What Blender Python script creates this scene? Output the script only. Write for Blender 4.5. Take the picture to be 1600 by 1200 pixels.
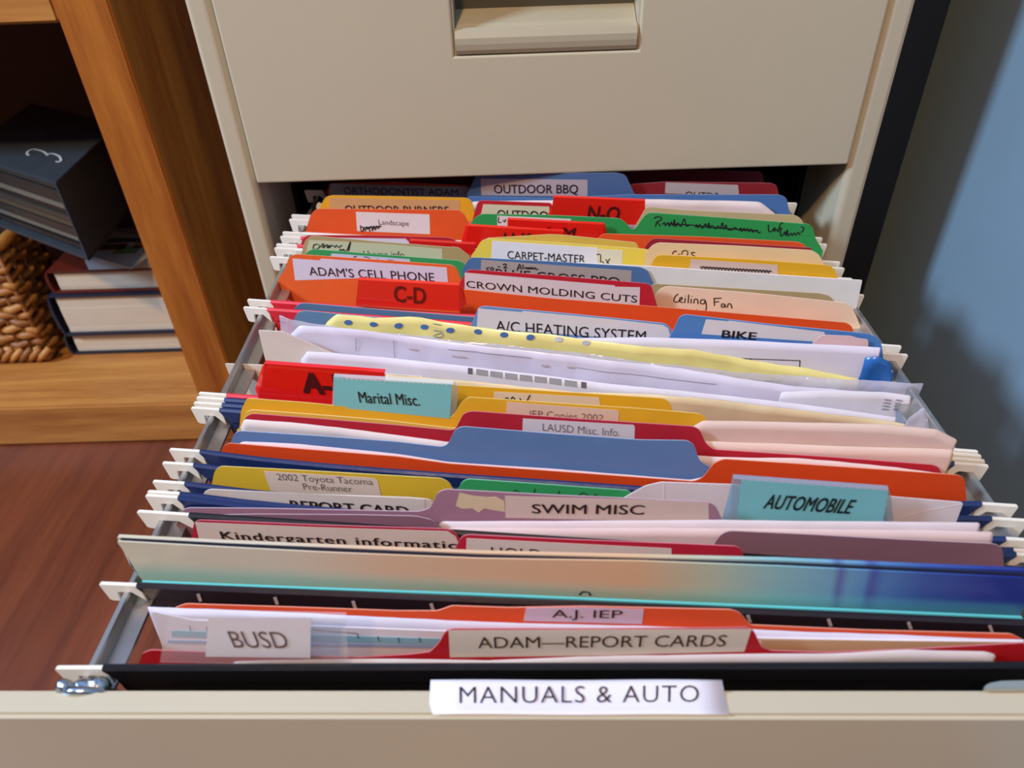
import bpy, bmesh, math, random
from mathutils import Vector, Matrix, noise
random.seed(4)
S = bpy.context.scene
COL = S.collection
for o in list(bpy.data.objects): bpy.data.objects.remove(o)

# ------------------------------------------------------------------ camera
M = [Vector((0.99950675, -0.00678475, -0.03066307)),      # right
     Vector((-0.0283548, -0.61469842, -0.7882524)),       # down
     Vector((-0.01350045, 0.78873304, -0.6145876))]       # forward
CAM = Vector((-.0208, -.4285, .1754)); F = 1162.5
cd = bpy.data.cameras.new('camera'); cam = bpy.data.objects.new('camera', cd); COL.objects.link(cam)
R3 = Matrix((M[0], -M[1], -M[2])).transposed()
cam.matrix_world = Matrix.Translation(CAM) @ R3.to_4x4()
cd.sensor_width = 36; cd.lens = F*36/1600; cd.clip_start = .01; cd.clip_end = 50
cd.dof.use_dof = True; cd.dof.focus_distance = .34; cd.dof.aperture_fstop = 14
S.camera = cam

# ------------------------------------------------------------------ world and lights
W = bpy.data.worlds.new('room_ambient'); S.world = W; W.use_nodes = True
wt = W.node_tree; bg = wt.nodes['Background']; bg.inputs[1].default_value = 1.0
tcw = wt.nodes.new('ShaderNodeTexCoord'); spw = wt.nodes.new('ShaderNodeSeparateXYZ'); rw = wt.nodes.new('ShaderNodeValToRGB')   # pale ceiling lit by cool daylight, dim warm room around
wt.links.new(tcw.outputs['Generated'], spw.inputs[0]); wt.links.new(spw.outputs[2], rw.inputs[0]); wt.links.new(rw.outputs[0], bg.inputs[0])
rw.color_ramp.elements[0].position = .3; rw.color_ramp.elements[0].color = (.085, .052, .03, 1)
rw.color_ramp.elements[1].position = .85; rw.color_ramp.elements[1].color = (.40, .60, 1.10, 1)
def area(name, loc, target, size, power, color):
    l = bpy.data.lights.new(name, 'AREA'); l.shape = 'SQUARE'; l.size = size; l.energy = power; l.color = color
    o = bpy.data.objects.new(name, l); COL.objects.link(o); o.location = loc
    o.rotation_euler = (Vector(target)-Vector(loc)).to_track_quat('-Z', 'Y').to_euler(); return o
area('daylight_window_light', (-1.55, -.58, 1.12), (0, -.1, -.05), .26, 42, (.50, .72, 1.0))
area('warm_room_lamp_light', (-.45, -1.42, 1.90), (0, -.1, -.05), .14, 32, (1.0, .63, .30))
S.view_settings.view_transform = 'Standard'; S.view_settings.look = 'None'
S.view_settings.exposure = 0; S.view_settings.gamma = 1; S.view_settings.use_curve_mapping = False

# ------------------------------------------------------------------ geometry of the view
def ray(u, v): return M[0]*(u-800) + M[1]*(v-600) + M[2]*F
def at(u, v, ax, val):
    r = ray(u, v); return CAM + r*((val-CAM[ax])/r[ax])
def proj(p):
    q = Vector(p)-CAM; c = [m.dot(q) for m in M]; return 800+F*c[0]/c[2], 600+F*c[1]/c[2]
ZB = -.0225
def y_of_row(row, x=-.160, z=ZB):
    lo, hi = -.42, .5
    for _ in range(50):
        m = (lo+hi)/2
        if proj((x, m, z))[1] > row: lo = m
        else: hi = m
    return m
DT = [(.08, -.036), (.05, -.040), (.012, -.048), (-.012, -.053), (-.043, -.057), (-.0925, -.0555), (-.171, -.048),
      (-.208, -.0395), (-.24, -.036), (-.2747, -.0235), (-.305, -.0065), (-.32, -.0015)]
def delta(y):
    if y >= DT[0][0]: return DT[0][1]
    for (a, b), (c, d) in zip(DT, DT[1:]):
        if y >= c: return b+(d-b)*(a-y)/(a-c)
    return DT[-1][1]
class Plane:                                        # an upright plane across the drawer
    def __init__(s, d, lean=0, dy=0):
        y = y_of_row(d)+dy; s.L = Vector((-.153, y, ZB)); s.R = Vector((.143, y+delta(y), ZB)); s.d = d
        s.up = Vector((0, math.sin(lean), math.cos(lean))); s.n = (s.R-s.L).cross(s.up).normalized()
        if s.n.y > 0: s.n = -s.n
    def hit(s, uv, off=0):
        r = ray(*uv); o = s.L+s.n*off; return CAM+r*((o-CAM).dot(s.n)/r.dot(s.n))
    def pt(s, x, z, off=0):
        k = (x-s.L.x)/(s.R.x-s.L.x); p = s.L+(s.R-s.L)*k; p = p+s.up*((z-ZB)/s.up.z); return p+s.n*off

# ------------------------------------------------------------------ materials
def lin(h):
    c = [int(h[i:i+2], 16)/255 for i in (0, 2, 4)]
    return tuple(x/12.92 if x <= .04045 else ((x+.055)/1.055)**2.4 for x in c)+(1,)
MC = {}
def mat(hexc, rough=.6, var=.06, scale=60, bump=.12, metal=0, alpha=1, coat=0, key=''):
    k = (hexc, rough, var, scale, bump, metal, alpha, coat, key)
    if k in MC: return MC[k]
    m = bpy.data.materials.new('surface_'+hexc+key); m.use_nodes = True; nt = m.node_tree; N = nt.nodes; L = nt.links
    b = N['Principled BSDF']; b.inputs['Roughness'].default_value = rough; b.inputs['Metallic'].default_value = metal
    b.inputs['Alpha'].default_value = alpha; b.inputs['Coat Weight'].default_value = coat
    tc = N.new('ShaderNodeTexCoord'); nz = N.new('ShaderNodeTexNoise'); nz.inputs['Scale'].default_value = scale; nz.inputs['Detail'].default_value = 4
    L.new(tc.outputs['Object'], nz.inputs['Vector'])
    mx = N.new('ShaderNodeMix'); mx.data_type = 'RGBA'; c = lin(hexc)
    mx.inputs[6].default_value = tuple(max(0, v*(1-var*1.5)) for v in c[:3])+(1,); mx.inputs[7].default_value = tuple(min(1, v*(1+var)) for v in c[:3])+(1,)
    L.new(nz.outputs['Fac'], mx.inputs[0]); L.new(mx.outputs[2], b.inputs['Base Color'])
    if bump:
        n2 = N.new('ShaderNodeTexNoise'); n2.inputs['Scale'].default_value = scale*.6; n2.inputs['Detail'].default_value = 5
        L.new(tc.outputs['Object'], n2.inputs['Vector'])
        bp = N.new('ShaderNodeBump'); bp.inputs['Strength'].default_value = bump; bp.inputs['Distance'].default_value = .002
        L.new(n2.outputs['Fac'], bp.inputs['Height']); L.new(bp.outputs[0], b.inputs['Normal'])
    MC[k] = m; return m
def wood(key, c1, c2, axis, rough=.35, sc=14):
    m = bpy.data.materials.new(key); m.use_nodes = True; nt = m.node_tree; N = nt.nodes; L = nt.links; b = N['Principled BSDF']
    tc = N.new('ShaderNodeTexCoord'); mp = N.new('ShaderNodeMapping'); s = [sc, sc, sc]; s[axis] = sc*.08; mp.inputs['Scale'].default_value = s
    L.new(tc.outputs['Object'], mp.inputs['Vector'])
    a = N.new('ShaderNodeTexNoise'); a.inputs['Scale'].default_value = 3; a.inputs['Detail'].default_value = 8; a.inputs['Distortion'].default_value = .8
    L.new(mp.outputs[0], a.inputs['Vector'])
    g = N.new('ShaderNodeTexNoise'); g.inputs['Scale'].default_value = 26; g.inputs['Detail'].default_value = 3; L.new(mp.outputs[0], g.inputs['Vector'])
    ma = N.new('ShaderNodeMath'); ma.operation = 'MULTIPLY_ADD'; ma.inputs[1].default_value = .35
    L.new(g.outputs['Fac'], ma.inputs[0]); L.new(a.outputs['Fac'], ma.inputs[2])
    r = N.new('ShaderNodeValToRGB'); r.color_ramp.elements[0].position = .42; r.color_ramp.elements[1].position = .88
    r.color_ramp.elements[0].color = lin(c1); r.color_ramp.elements[1].color = lin(c2)
    L.new(ma.outputs[0], r.inputs[0]); L.new(r.outputs[0], b.inputs['Base Color']); b.inputs['Roughness'].default_value = rough
    bp = N.new('ShaderNodeBump'); bp.inputs['Strength'].default_value = .1; bp.inputs['Distance'].default_value = .001
    L.new(ma.outputs[0], bp.inputs['Height']); L.new(bp.outputs[0], b.inputs['Normal']); return m
BEIGE = mat('c6bba0', .42, .02, 30, .03)
STEEL = mat('b4b2ae', .30, .12, 90, .1, metal=.75)
HOOK = mat('efe9da', .4, .02)
INK = mat('1c1420', .6, 0, 50, 0); BROWNINK = mat('6a5048', .6, 0, 50, 0)

# ------------------------------------------------------------------ mesh helpers
def link(name, bm, m, parent=None, smooth=False):
    me = bpy.data.meshes.new(name); bmesh.ops.recalc_face_normals(bm, faces=bm.faces); bm.to_mesh(me); bm.free()
    if smooth:
        for p in me.polygons: p.use_smooth = True
    me.materials.append(m); o = bpy.data.objects.new(name, me); COL.objects.link(o)
    if parent: o.parent = parent
    return o
def tag(o, label, cat, group=None):
    o['label'] = label; o['category'] = cat
    if group: o['group'] = group
    return o
def empty(name, loc=(0, 0, 0)):
    o = bpy.data.objects.new(name, None); COL.objects.link(o); o.location = loc; o.empty_display_size = .01
    bpy.context.view_layer.update(); return o
def keep(o, root):                                  # parent a world-built part under an Empty placed elsewhere
    o.parent = root; o.matrix_parent_inverse = Matrix.Translation(-Vector(root.location)); return o
def box(bm, a, b, bev=0):
    x0, y0, z0 = a; x1, y1, z1 = b
    v = [bm.verts.new(p) for p in ((x0, y0, z0), (x1, y0, z0), (x1, y1, z0), (x0, y1, z0), (x0, y0, z1), (x1, y0, z1), (x1, y1, z1), (x0, y1, z1))]
    fs = [bm.faces.new([v[i] for i in f]) for f in ((0, 3, 2, 1), (4, 5, 6, 7), (0, 1, 5, 4), (1, 2, 6, 5), (2, 3, 7, 6), (3, 0, 4, 7))]
    if bev:
        es = list({e for f in fs for e in f.edges}); bmesh.ops.bevel(bm, geom=es, offset=bev, segments=2, affect='EDGES')
def bx(name, a, b, m, parent=None, bev=0, root=None):
    bm = bmesh.new(); box(bm, a, b, bev); o = link(name, bm, m, parent)
    if root: keep(o, root)
    return o
def prism(name, pts, vec, m, parent=None, root=None, bev=0):   # planar polygon extruded along vec
    bm = bmesh.new(); vs = [bm.verts.new(p) for p in pts]; f = bm.faces.new(vs)
    r = bmesh.ops.extrude_face_region(bm, geom=[f]); nv = [g for g in r['geom'] if isinstance(g, bmesh.types.BMVert)]
    bmesh.ops.translate(bm, verts=nv, vec=vec)
    if bev: bmesh.ops.bevel(bm, geom=list(bm.edges), offset=bev, segments=2, affect='EDGES')
    o = link(name, bm, m, parent)
    if root: keep(o, root)
    return o
def tube(bm, pts, r, seg=6, cap=True):
    rings = []; n = len(pts)
    for i, p in enumerate(pts):
        t = (Vector(pts[min(i+1, n-1)])-Vector(pts[max(i-1, 0)])).normalized()
        a = t.orthogonal().normalized() if i == 0 else (pa-t*pa.dot(t)).normalized()
        pa = a; b = t.cross(a); rr = r[i] if isinstance(r, (list, tuple)) else r
        rings.append([bm.verts.new(Vector(p)+(a*math.cos(2*math.pi*k/seg)+b*math.sin(2*math.pi*k/seg))*rr) for k in range(seg)])
    for q, w in zip(rings, rings[1:]):
        for k in range(seg): bm.faces.new((q[k], q[(k+1) % seg], w[(k+1) % seg], w[k]))
    if cap: bm.faces.new(rings[0][::-1]); bm.faces.new(rings[-1])
def fillet(pts, r):
    out = [pts[0]]
    for a, b, c in zip(pts, pts[1:], pts[2:]):
        A, B, C_ = Vector(a), Vector(b), Vector(c); la, lc = (A-B).length, (C_-B).length
        if la < 1e-4 or lc < 1e-4: continue
        ta = min(r, la*.45); tc = min(r, lc*.45); P = B+(A-B)/la*ta; Q = B+(C_-B)/lc*tc
        for k in range(4):
            t = k/3; out.append(tuple(P*(1-t)**2+B*2*t*(1-t)+Q*t*t))
    out.append(pts[-1]); return out
def solid(o, t):
    md = o.modifiers.new('thickness', 'SOLIDIFY'); md.thickness = t; md.offset = 0
ZBOT = -.235
GF = 'file folders packed across the drawer'; GP = 'loose papers between the folders'; GH = 'hanging folders riding on the two rails'
class Sheet:
    wavy = 0; d = 0
    def hit(s, uv, off=0):
        p = s.pl.hit(uv, off)
        if s.wavy: p = p+s.pl.n*(s.wavy*(noise.noise(Vector((p.x*45, p.z*70, s.d*.37)))+.5*noise.noise(Vector((p.x*130, p.z*150, s.d)))))
        return p
def sheet(d, top, color, label, name='file_folder', cat='folder', group=GF, r=5, wavy=0, lean=0, thick=.00035, zb=ZBOT, m=None, rough=.62, xin=0, curl=0):
    pl = Plane(d, lean); pts = [pl.hit(q) for q in fillet(top, r)]
    m = m or mat(color, rough)
    bm = bmesh.new()
    if not wavy and not curl:
        a, b = pts[0], pts[-1]
        ring = pts+[pl.pt(b.x-xin, zb), pl.pt(a.x+xin, zb)]
        bm.faces.new([bm.verts.new(p) for p in ring])
    else:
        dn = [pts[0]]
        for p, q in zip(pts, pts[1:]):
            n = max(1, int((q-p).length/.0035)); dn += [p.lerp(q, k/n) for k in range(1, n+1)]
        ks = [0, .12, .24, .36, .5, .65, .8, 1]; cols = []
        x0, x1 = dn[0].x, dn[-1].x
        for p in dn:
            c = []
            for k in ks+[2]:
                z = p.z-.035*k if k < 2 else zb
                q = p-pl.up*(p.z-z)
                w = wavy*(noise.noise(Vector((q.x*45, q.z*70, d*.37)))+.5*noise.noise(Vector((q.x*130, q.z*150, d)))) if wavy else 0
                w += curl*max(0, 1-k)**2
                c.append(bm.verts.new(q+pl.n*w))
            cols.append(c)
        for a, b in zip(cols, cols[1:]):
            for i in range(len(a)-1): bm.faces.new((a[i], b[i], b[i+1], a[i+1]))
        bmesh.ops.remove_doubles(bm, verts=bm.verts, dist=1e-6)
    mid = pl.pt((pts[0].x+pts[-1].x)/2, zb)
    bmesh.ops.translate(bm, verts=bm.verts, vec=-mid)
    o = link(name, bm, m, smooth=bool(wavy or curl)); o.location = mid; solid(o, thick)
    if name == 'file_folder':                         # pale cut edge of the card
        c = [int(color[i:i+2], 16) for i in (0, 2, 4)]; o.data.materials.append(mat(''.join('%02x' % int(v+(235-v)*.42) for v in c), .6, 0, 50, 0))
        o.modifiers[0].material_offset_rim = 1
    tag(o, label, cat, group); s = Sheet(); s.pl = pl; s.o = o; s.off = thick/2+.00006; s.org = mid; s.wavy = wavy; s.d = d; return s
def sticker(s, quad, color='e8dcd6', r=3, name='label_sticker', off=0, m=None):
    pts = [s.pl.hit(q, s.off+off) for q in quad]; bm = bmesh.new()
    bm.faces.new([bm.verts.new(p-s.org) for p in pts])
    o = link(name, bm, m or mat(color, .55, .03), s.o); solid(o, .00008)
    t = Sheet(); t.pl = s.pl; t.o = o; t.off = s.off+off+.00012; t.org = s.org; return t
def glyphs(text, off=0, shear=0, space=1, res=3):
    bold, off = max(0, off), min(0, off); c = bpy.data.curves.new('lettering', 'FONT'); c.body = text; c.offset = off; c.shear = shear; c.space_character = space; c.resolution_u = res
    o = bpy.data.objects.new('lettering', c); COL.objects.link(o); bpy.context.view_layer.update()
    me = bpy.data.meshes.new_from_object(o.evaluated_get(bpy.context.evaluated_depsgraph_get())); bpy.data.objects.remove(o)
    if bold > .003:                                  # heavier print: overlaid copies a hair apart
        bm = bmesh.new()
        for i, (dx, dy) in enumerate(((-1, -.6), (1, -.6), (-1, .6), (1, .6), (0, 0))):
            n0 = len(bm.verts); bm.from_mesh(me); bm.verts.ensure_lookup_table()
            for v in bm.verts[n0:]: v.co += Vector((dx*bold, dy*bold, i*.0008))
        bm.to_mesh(me); bm.free()
    return me
_h = glyphs('H'); CAP = max(v.co.y for v in _h.vertices)
def txt(s, text, p0, p1, h, off=0, shear=0, space=1, m=None, extra=.0001):
    me = glyphs(text, off, shear, space); me.name = 'lettering'
    P0 = s.pl.hit(p0, s.off+extra); P1 = s.pl.hit(p1, s.off+extra)
    k = 1163*(P0-CAM).dot(M[2])**-1                      # px per metre here
    u0 = proj(P0)[1]-proj(P0+s.pl.up*.001)[1]; up = s.pl.up*(.001*h/u0)
    x0 = min(v.co.x for v in me.vertices); x1 = max(v.co.x for v in me.vertices)
    for v in me.vertices: v.co = P0+(P1-P0)*((v.co.x-x0)/(x1-x0))+up*(v.co.y/CAP)+s.pl.n*(v.co.z*.01)-s.org
    me.materials.clear(); me.materials.append(m or INK); o = bpy.data.objects.new('lettering', me); COL.objects.link(o); o.parent = s.o; return o
def ribbon(bm, s, st, w, extra=.0001):
    P = [s.hit(q, s.off+extra)-s.org for q in st]
    kk = w/(1163/(s.pl.hit(st[0])-CAM).dot(M[2]))/2
    prev = None; n = len(P)
    for i, p in enumerate(P):
        t = (P[min(i+1, n-1)]-P[max(i-1, 0)])
        if t.length < 1e-7: t = Vector((1, 0, 0))
        t.normalize(); q = s.pl.n.cross(t).normalized()*kk
        a, b = bm.verts.new(p+q), bm.verts.new(p-q)
        if prev: bm.faces.new((prev[0], a, b, prev[1]))
        prev = (a, b)
def smooth_line(st):
    if len(st) < 3: return st
    out = []
    P = [st[0]]+list(st)+[st[-1]]
    for i in range(1, len(P)-2):
        for k in range(4):
            t = k/4; q = []
            for c in (0, 1):
                a, b, d, e = P[i-1][c], P[i][c], P[i+1][c], P[i+2][c]
                q.append(.5*((2*b)+(-a+d)*t+(2*a-5*b+4*d-e)*t*t+(-a+3*b-3*d+e)*t**3))
            out.append(tuple(q))
    return out+[st[-1]]
def pen(s, strokes, w=1.5, m=None, name='handwriting', extra=.0001):
    bm = bmesh.new()
    for st in strokes: ribbon(bm, s, smooth_line(st), w, extra)
    return link(name, bm, m or INK, s.o)
def tr(crop, *strokes):                              # crop = (x0, y0, scale): crop pixels -> photograph pixels
    x0, y0, k = crop; return [[(x0+a*k, y0+b*k) for a, b in st] for st in strokes]

# ================================================================== STRUCTURE
FZ = -.33
fl = bx('floor', (-2.2, -1.6, FZ-.02), (.265, .62, FZ), wood('floor_wood', '552716', '7d4023', 1, .38, 9)); fl['kind'] = 'structure'
wr = bx('wall_right', (.265, -1.6, FZ-.02), (.30, .64, 1.6), mat('849aa8', .8, .04, 20, .1)); wr['kind'] = 'structure'
wb = bx('wall_back', (-2.2, .62, FZ-.02), (.265, .64, 1.6), mat('849aa8', .8, .04, 20, .1)); wb['kind'] = 'structure'

blk = bx('black_gap_filler', (.196, .055, FZ), (.2385, .50, .60), mat('0b0a0a', .6)); blk.location = (0, 0, 0)  # black box added so the gap beside the wall comes out dark
tag(blk, 'narrow black box added to darken the gap between the filing cabinet and blue wall', 'cabinet')
# ---- bookcase
OAKZ = wood('oak_upright', '8a4410', 'b8702a', 2, .4); OAKX = wood('oak_shelf', '955520', 'c48844', 0, .4)
bc = empty('bookcase', (-.66, .3, FZ)); tag(bc, 'honey oak open bookcase standing left of the filing cabinet', 'bookcase')
BY = .139; SX0, SX1 = -.337, -.298
bx('side_panel', (SX0, BY, FZ), (SX1, .46, .75), OAKZ, root=bc, bev=.0015)
bx('side_panel', (-1.07, BY, FZ), (-1.03, .46, .75), OAKZ, root=bc, bev=.0015)
bx('shelf', (-1.03, BY+.001, FZ+.001), (SX0, .45, -.28), OAKX, root=bc, bev=.002)
bx('shelf', (-1.03, BY+.001, .064), (SX0, .45, .100), OAKX, root=bc, bev=.002)
bx('back_panel', (-1.03, .45, FZ), (SX0, .458, .75), mat('4a2c18', .6), root=bc)
# ---- books on the bottom shelf
def book(x0, x1, y0, y1, z0, z1, ccol, label, bcov=.003):
    r = empty('book', ((x0+x1)/2, (y0+y1)/2, z0)); tag(r, label, 'book', 'books stacked on the bottom shelf')
    cm = mat(ccol, .35, .1, 40, .1)
    bx('cover', (x0, y0, z0), (x1, y1, z0+bcov), cm, root=r, bev=.0006)
    bx('cover', (x0, y0, z1-bcov), (x1, y1, z1), cm, root=r, bev=.0006)
    # rounded spine on the left
    bm = bmesh.new(); n = 8; zc = (z0+z1)/2; hz = (z1-z0)/2; pts = []
    for k in range(n+1):
        a = math.pi/2+math.pi*k/n; pts.append((x0+.001+math.cos(a)*.006, zc+math.sin(a)*hz))
    for k in range(n, -1, -1):
        a = math.pi/2+math.pi*k/n; pts.append((x0+.001+math.cos(a)*.003, zc+math.sin(a)*(hz-.001)))
    f = bm.faces.new([bm.verts.new((p[0], y0, p[1])) for p in pts])
    g = bmesh.ops.extrude_face_region(bm, geom=[f]); bmesh.ops.translate(bm, verts=[q for q in g['geom'] if isinstance(q, bmesh.types.BMVert)], vec=(0, y1-y0, 0))
    keep(link('spine', bm, cm), r)
    bm = bmesh.new(); nn = 9                                # page block in a few leaves
    for k in range(nn):
        a = z0+bcov+(z1-z0-2*bcov)*k/nn; b = z0+bcov+(z1-z0-2*bcov)*(k+1)/nn
        box(bm, (x0+.004, y0+.003+random.uniform(0, .0006), a), (x1-.002, y1-.003, b))
    keep(link('page_block', bm, mat('cfc0a8', .8, .05)), r)
YB = .229
def zr_(u, v, y=YB): return at(u, v, 1, y).z
def xr_(u, v, y=YB): return at(u, v, 1, y).x
z3 = zr_(200, 519); z2 = zr_(190, 455); z1 = zr_(180, 418)
book(xr_(110, 540), -.345, YB, .43, -.28, z3-.0005, '20242e', 'thin dark book at the bottom of the shelf stack with cream pages')
book(xr_(92, 490), -.343, YB-.004, .42, z3, z2-.0005, '22273a', 'thickest navy book in the middle of the shelf stack')
book(xr_(82, 440), -.35, YB-.002, .43, z2, z1-.0005, '5a1f14', 'dark red covered book on top of the shelf stack')
# ---- photo leaflet on the books
lf = empty('photo_leaflet', (-.40, .26, z1)); tag(lf, 'glossy photo leaflet lying on the book stack under the black album', 'leaflet')
q = [(132, 403), (158, 352), (218, 370), (222, 415), (205, 420)]
pts = [at(u, v, 2, z1+.012+.0*i) for i, (u, v) in enumerate([(132, 398), (165, 356), (226, 372), (232, 400), (205, 419)])]
keep(prism('sheet', pts, Vector((0, 0, -.0012)), mat('aeb4b8', .25)), lf)
cx = sum(p.x for p in pts)/5; cy = sum(p.y for p in pts)/5
for i, (du, dv, s1, s2, c) in enumerate([(-.012, .004, .014, .006, '5a3a20'), (.006, -.004, .012, .008, '6a8a5a'), (.018, .006, .009, .006, 'a8602c'), (-.004, .018, .02, .005, '3a3f46')]):
    bx('printed_photo', (cx+du-s1, cy+dv-s2, z1+.01202), (cx+du+s1, cy+dv+s2, z1+.0123), mat(c, .25), root=lf)
bx('sheet', (cx-.03, cy-.02, z1), (cx+.035, cy+.05, z1+.0107), mat('8d9095', .3), root=lf)
# ---- album with page edges, lying across basket and books
al = empty('photo_album', (-.47, .25, z1)); tag(al, 'thick black album marked with a chalky 3 lying across basket and books', 'album')
ADK = mat('30373d', .5, .2, 120, .25); zt = -.055
Y0 = .20
D = at(88, 287, 2, zt); Cc = at(162, 216, 2, zt); A0 = at(-60, 240, 2, zt); 
back = (Cc-D)*1.35; Cc = D+back; A1 = A0+back
zb_ = at(110, 410, 1, D.y).z
top = [A0, D, Cc, A1]
keep(prism('cover', [p+Vector((0, 0, .001)) for p in top], Vector((0, 0, -.004)), ADK, bev=.0008), al)
keep(prism('cover', [Vector((p.x, p.y, zb_)) for p in top], Vector((0, 0, .004)), ADK, bev=.0008), al)
e = (Cc-D).normalized(); w_ = (A0-D).normalized()
keep(prism('spine', [D+Vector((0, 0, -.001)), Cc+Vector((0, 0, -.001)), Vector((Cc.x, Cc.y, zb_+.001)), Vector((D.x, D.y, zb_+.001))], w_*.004, ADK, bev=.0008), al)
H = zt-zb_-.01; hh = 0; k = 0
random.seed(9)
while hh < H-.004:
    t = random.choice([.006, .009, .012, .005]); t = min(t, H-hh); zz = zt-.005-hh
    ins = e*random.uniform(.004, .007)
    a = D+w_*.007+ins; b = A0+ins; c = A1-e*.005; d_ = Cc+w_*.007-e*.005
    P4 = [Vector((p.x, p.y, zz)) for p in (b, a, d_, c)]
    keep(prism('album_leaves', P4, Vector((0, 0, -(t-.0016))), mat(['4a4336', '2c2b2a', '6b6558', '1d1e20', '3a3833'][k % 5], .35, .1, key=str(k % 5))), al)
    hh += t; k += 1
class PZ:                                            # horizontal plane
    def __init__(s, z): s.z = z; s.n = Vector((0, 0, 1)); s.up = Vector((0, 1, 0))
    def hit(s, uv, off=0): return at(uv[0], uv[1], 2, s.z+off)
s = Sheet(); s.pl = PZ(zt+.001); s.o = al; s.off = 0; s.org = Vector(al.location)
pen(s, [[(45, 243), (42, 240), (44, 236), (51, 233), (58, 234), (66, 236), (72, 240), (74, 243)], [(72, 242), (78, 240), (86, 241), (93, 245), (95, 250), (92, 253), (87, 252)]], 3.4, mat('b0b2b4', .8), 'chalk_number', .0004)
# ---- wicker basket
bk = empty('wicker_basket', (-.6, .3, -.28)); tag(bk, 'brown wicker basket on the bottom shelf left of the books', 'basket')
WK = [mat('a86b2c', .5, .2), mat('c08440', .5, .2), mat('8c5522', .5, .2)]
by0 = .222; bxr = at(75, 553, 1, by0).x; by1 = .29; bxl = -.78
nrow = 15; zt_b = -.148; dz = (zt_b+.279)/nrow
for i in range(nrow):
    z = -.275+i*dz; pts = []; ph = math.pi*(i % 2)
    n = 42
    for k in range(n+1):
        x = bxl+(bxr-bxl)*k/n; pts.append((x, by0+.0032*math.cos(k*math.pi/2+ph), z+.002*math.sin(k*.9+i)))
    m_ = 9
    for k in range(1, m_+1):
        y = by0+(by1-by0)*k/m_; pts.append((bxr+.0032*math.cos(k*math.pi/2+ph), y, z+.002*math.sin(k*.7+i)))
    bm = bmesh.new(); tube(bm, pts, .0042, 6); keep(link('strand', bm, WK[i % 3], smooth=True), bk)
for k in range(0, 22):
    x = bxl+(bxr-bxl)*(k+.0)/21
    bm = bmesh.new(); tube(bm, [(x, by0, -.28), (x, by0, zt_b+.002)], .0026, 6); keep(link('stake', bm, WK[2], smooth=True), bk)
for k in range(1, 5):
    y = by0+(by1-by0)*k/4.5
    bm = bmesh.new(); tube(bm, [(bxr, y, -.28), (bxr, y, zt_b+.002)], .0026, 6); keep(link('stake', bm, WK[2], smooth=True), bk)
for i in range(26):                                   # slanting braid at the foot of the basket
    x = bxl+(bxr-bxl)*i/26
    bm = bmesh.new(); tube(bm, [(x, by0-.004, -.277), (x+.009, by0-.008, -.270), (x+.018, by0-.005, -.262)], .0034, 6); keep(link('braid_strand', bm, WK[i % 3], smooth=True), bk)
bm = bmesh.new(); tube(bm, [(bxl, by0, zt_b), (bxr-.004, by0, zt_b), (bxr, by0+.004, zt_b), (bxr, by1, zt_b)], .006, 8); keep(link('rim', bm, WK[1], smooth=True), bk)
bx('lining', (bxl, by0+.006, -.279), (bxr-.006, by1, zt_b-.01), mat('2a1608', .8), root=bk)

# ================================================================== FILING CABINET
cb = empty('filing_cabinet', (0, .25, FZ)); tag(cb, 'putty beige steel two drawer filing cabinet with its bottom drawer pulled out', 'cabinet')
CW = .1905; FT = .0135; CT = .32; CD = .50
bm = bmesh.new(); box(bm, (-CW, .001, FZ), (-CW+.001, CD, CT)); keep(link('side_panel', bm, BEIGE), cb)
bm = bmesh.new(); box(bm, (CW-.001, .001, FZ), (CW, CD, CT)); keep(link('side_panel', bm, BEIGE), cb)
bx('top_panel', (-CW, .001, CT-.002), (CW, CD, CT), BEIGE, root=cb)
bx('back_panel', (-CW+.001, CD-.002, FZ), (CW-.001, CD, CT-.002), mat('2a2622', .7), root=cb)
def stile(sx):                                       # rolled front edge with a return running inward
    prof = []
    r = .0045
    xo, xi = CW, CW-FT
    prof = [(xo, .02), (xo, r*.5)]
    for k in range(5):
        a = math.pi*k/8; prof.append((xo-r*.5+r*.5*math.cos(a), r*.5-r*.5*math.sin(a)))
    prof.append((xi+r, 0))
    for k in range(7):
        a = math.pi/2*k/6; prof.append((xi+r-r*math.sin(a), r-r*math.cos(a)))
    prof += [(xi-.002, .014), (xi-.0035, .034), (xi-.0055, .046), (xi-.0042, .047), (xi+.002, .02)]
    pts = [Vector((sx*p[0], p[1], FZ)) for p in prof]
    o = prism('front_stile', pts, Vector((0, 0, CT-FZ)), BEIGE, root=cb); return o
stile(-1); stile(1)
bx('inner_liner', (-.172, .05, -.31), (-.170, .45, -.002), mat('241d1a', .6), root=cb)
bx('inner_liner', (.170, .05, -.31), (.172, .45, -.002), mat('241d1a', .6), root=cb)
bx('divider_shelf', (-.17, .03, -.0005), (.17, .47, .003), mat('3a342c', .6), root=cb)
# upper drawer front with handle cut-out
ud = empty('drawer', (0, 0, .02)); keep(ud, cb)
PX = .1762; hx0, hx1, hz0, hz1 = -.0525, .0472, .0685, .118
bm = bmesh.new()
def face_grid(bm, y0, y1):
    xs = [-PX, hx0, hx1, PX]; zs = [.0005, hz0, hz1, .268]
    for i in range(3):
        for j in range(3):
            if i == 1 and j == 1: continue
            box(bm, (xs[i], y0, zs[j]), (xs[i+1], y1, zs[j+1]))
face_grid(bm, -.0015, .016)
bmesh.ops.remove_doubles(bm, verts=bm.verts, dist=1e-6)
seen = {}
for f in list(bm.faces):
    k = tuple(round(c, 5) for c in f.calc_center_median()); seen.setdefault(k, []).append(f)
bmesh.ops.delete(bm, geom=[f for v in seen.values() if len(v) > 1 for f in v], context='FACES')
bmesh.ops.dissolve_limit(bm, angle_limit=.01, verts=bm.verts, edges=bm.edges)
udf = link('drawer_front', bm, BEIGE); keep(udf, ud)
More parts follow.
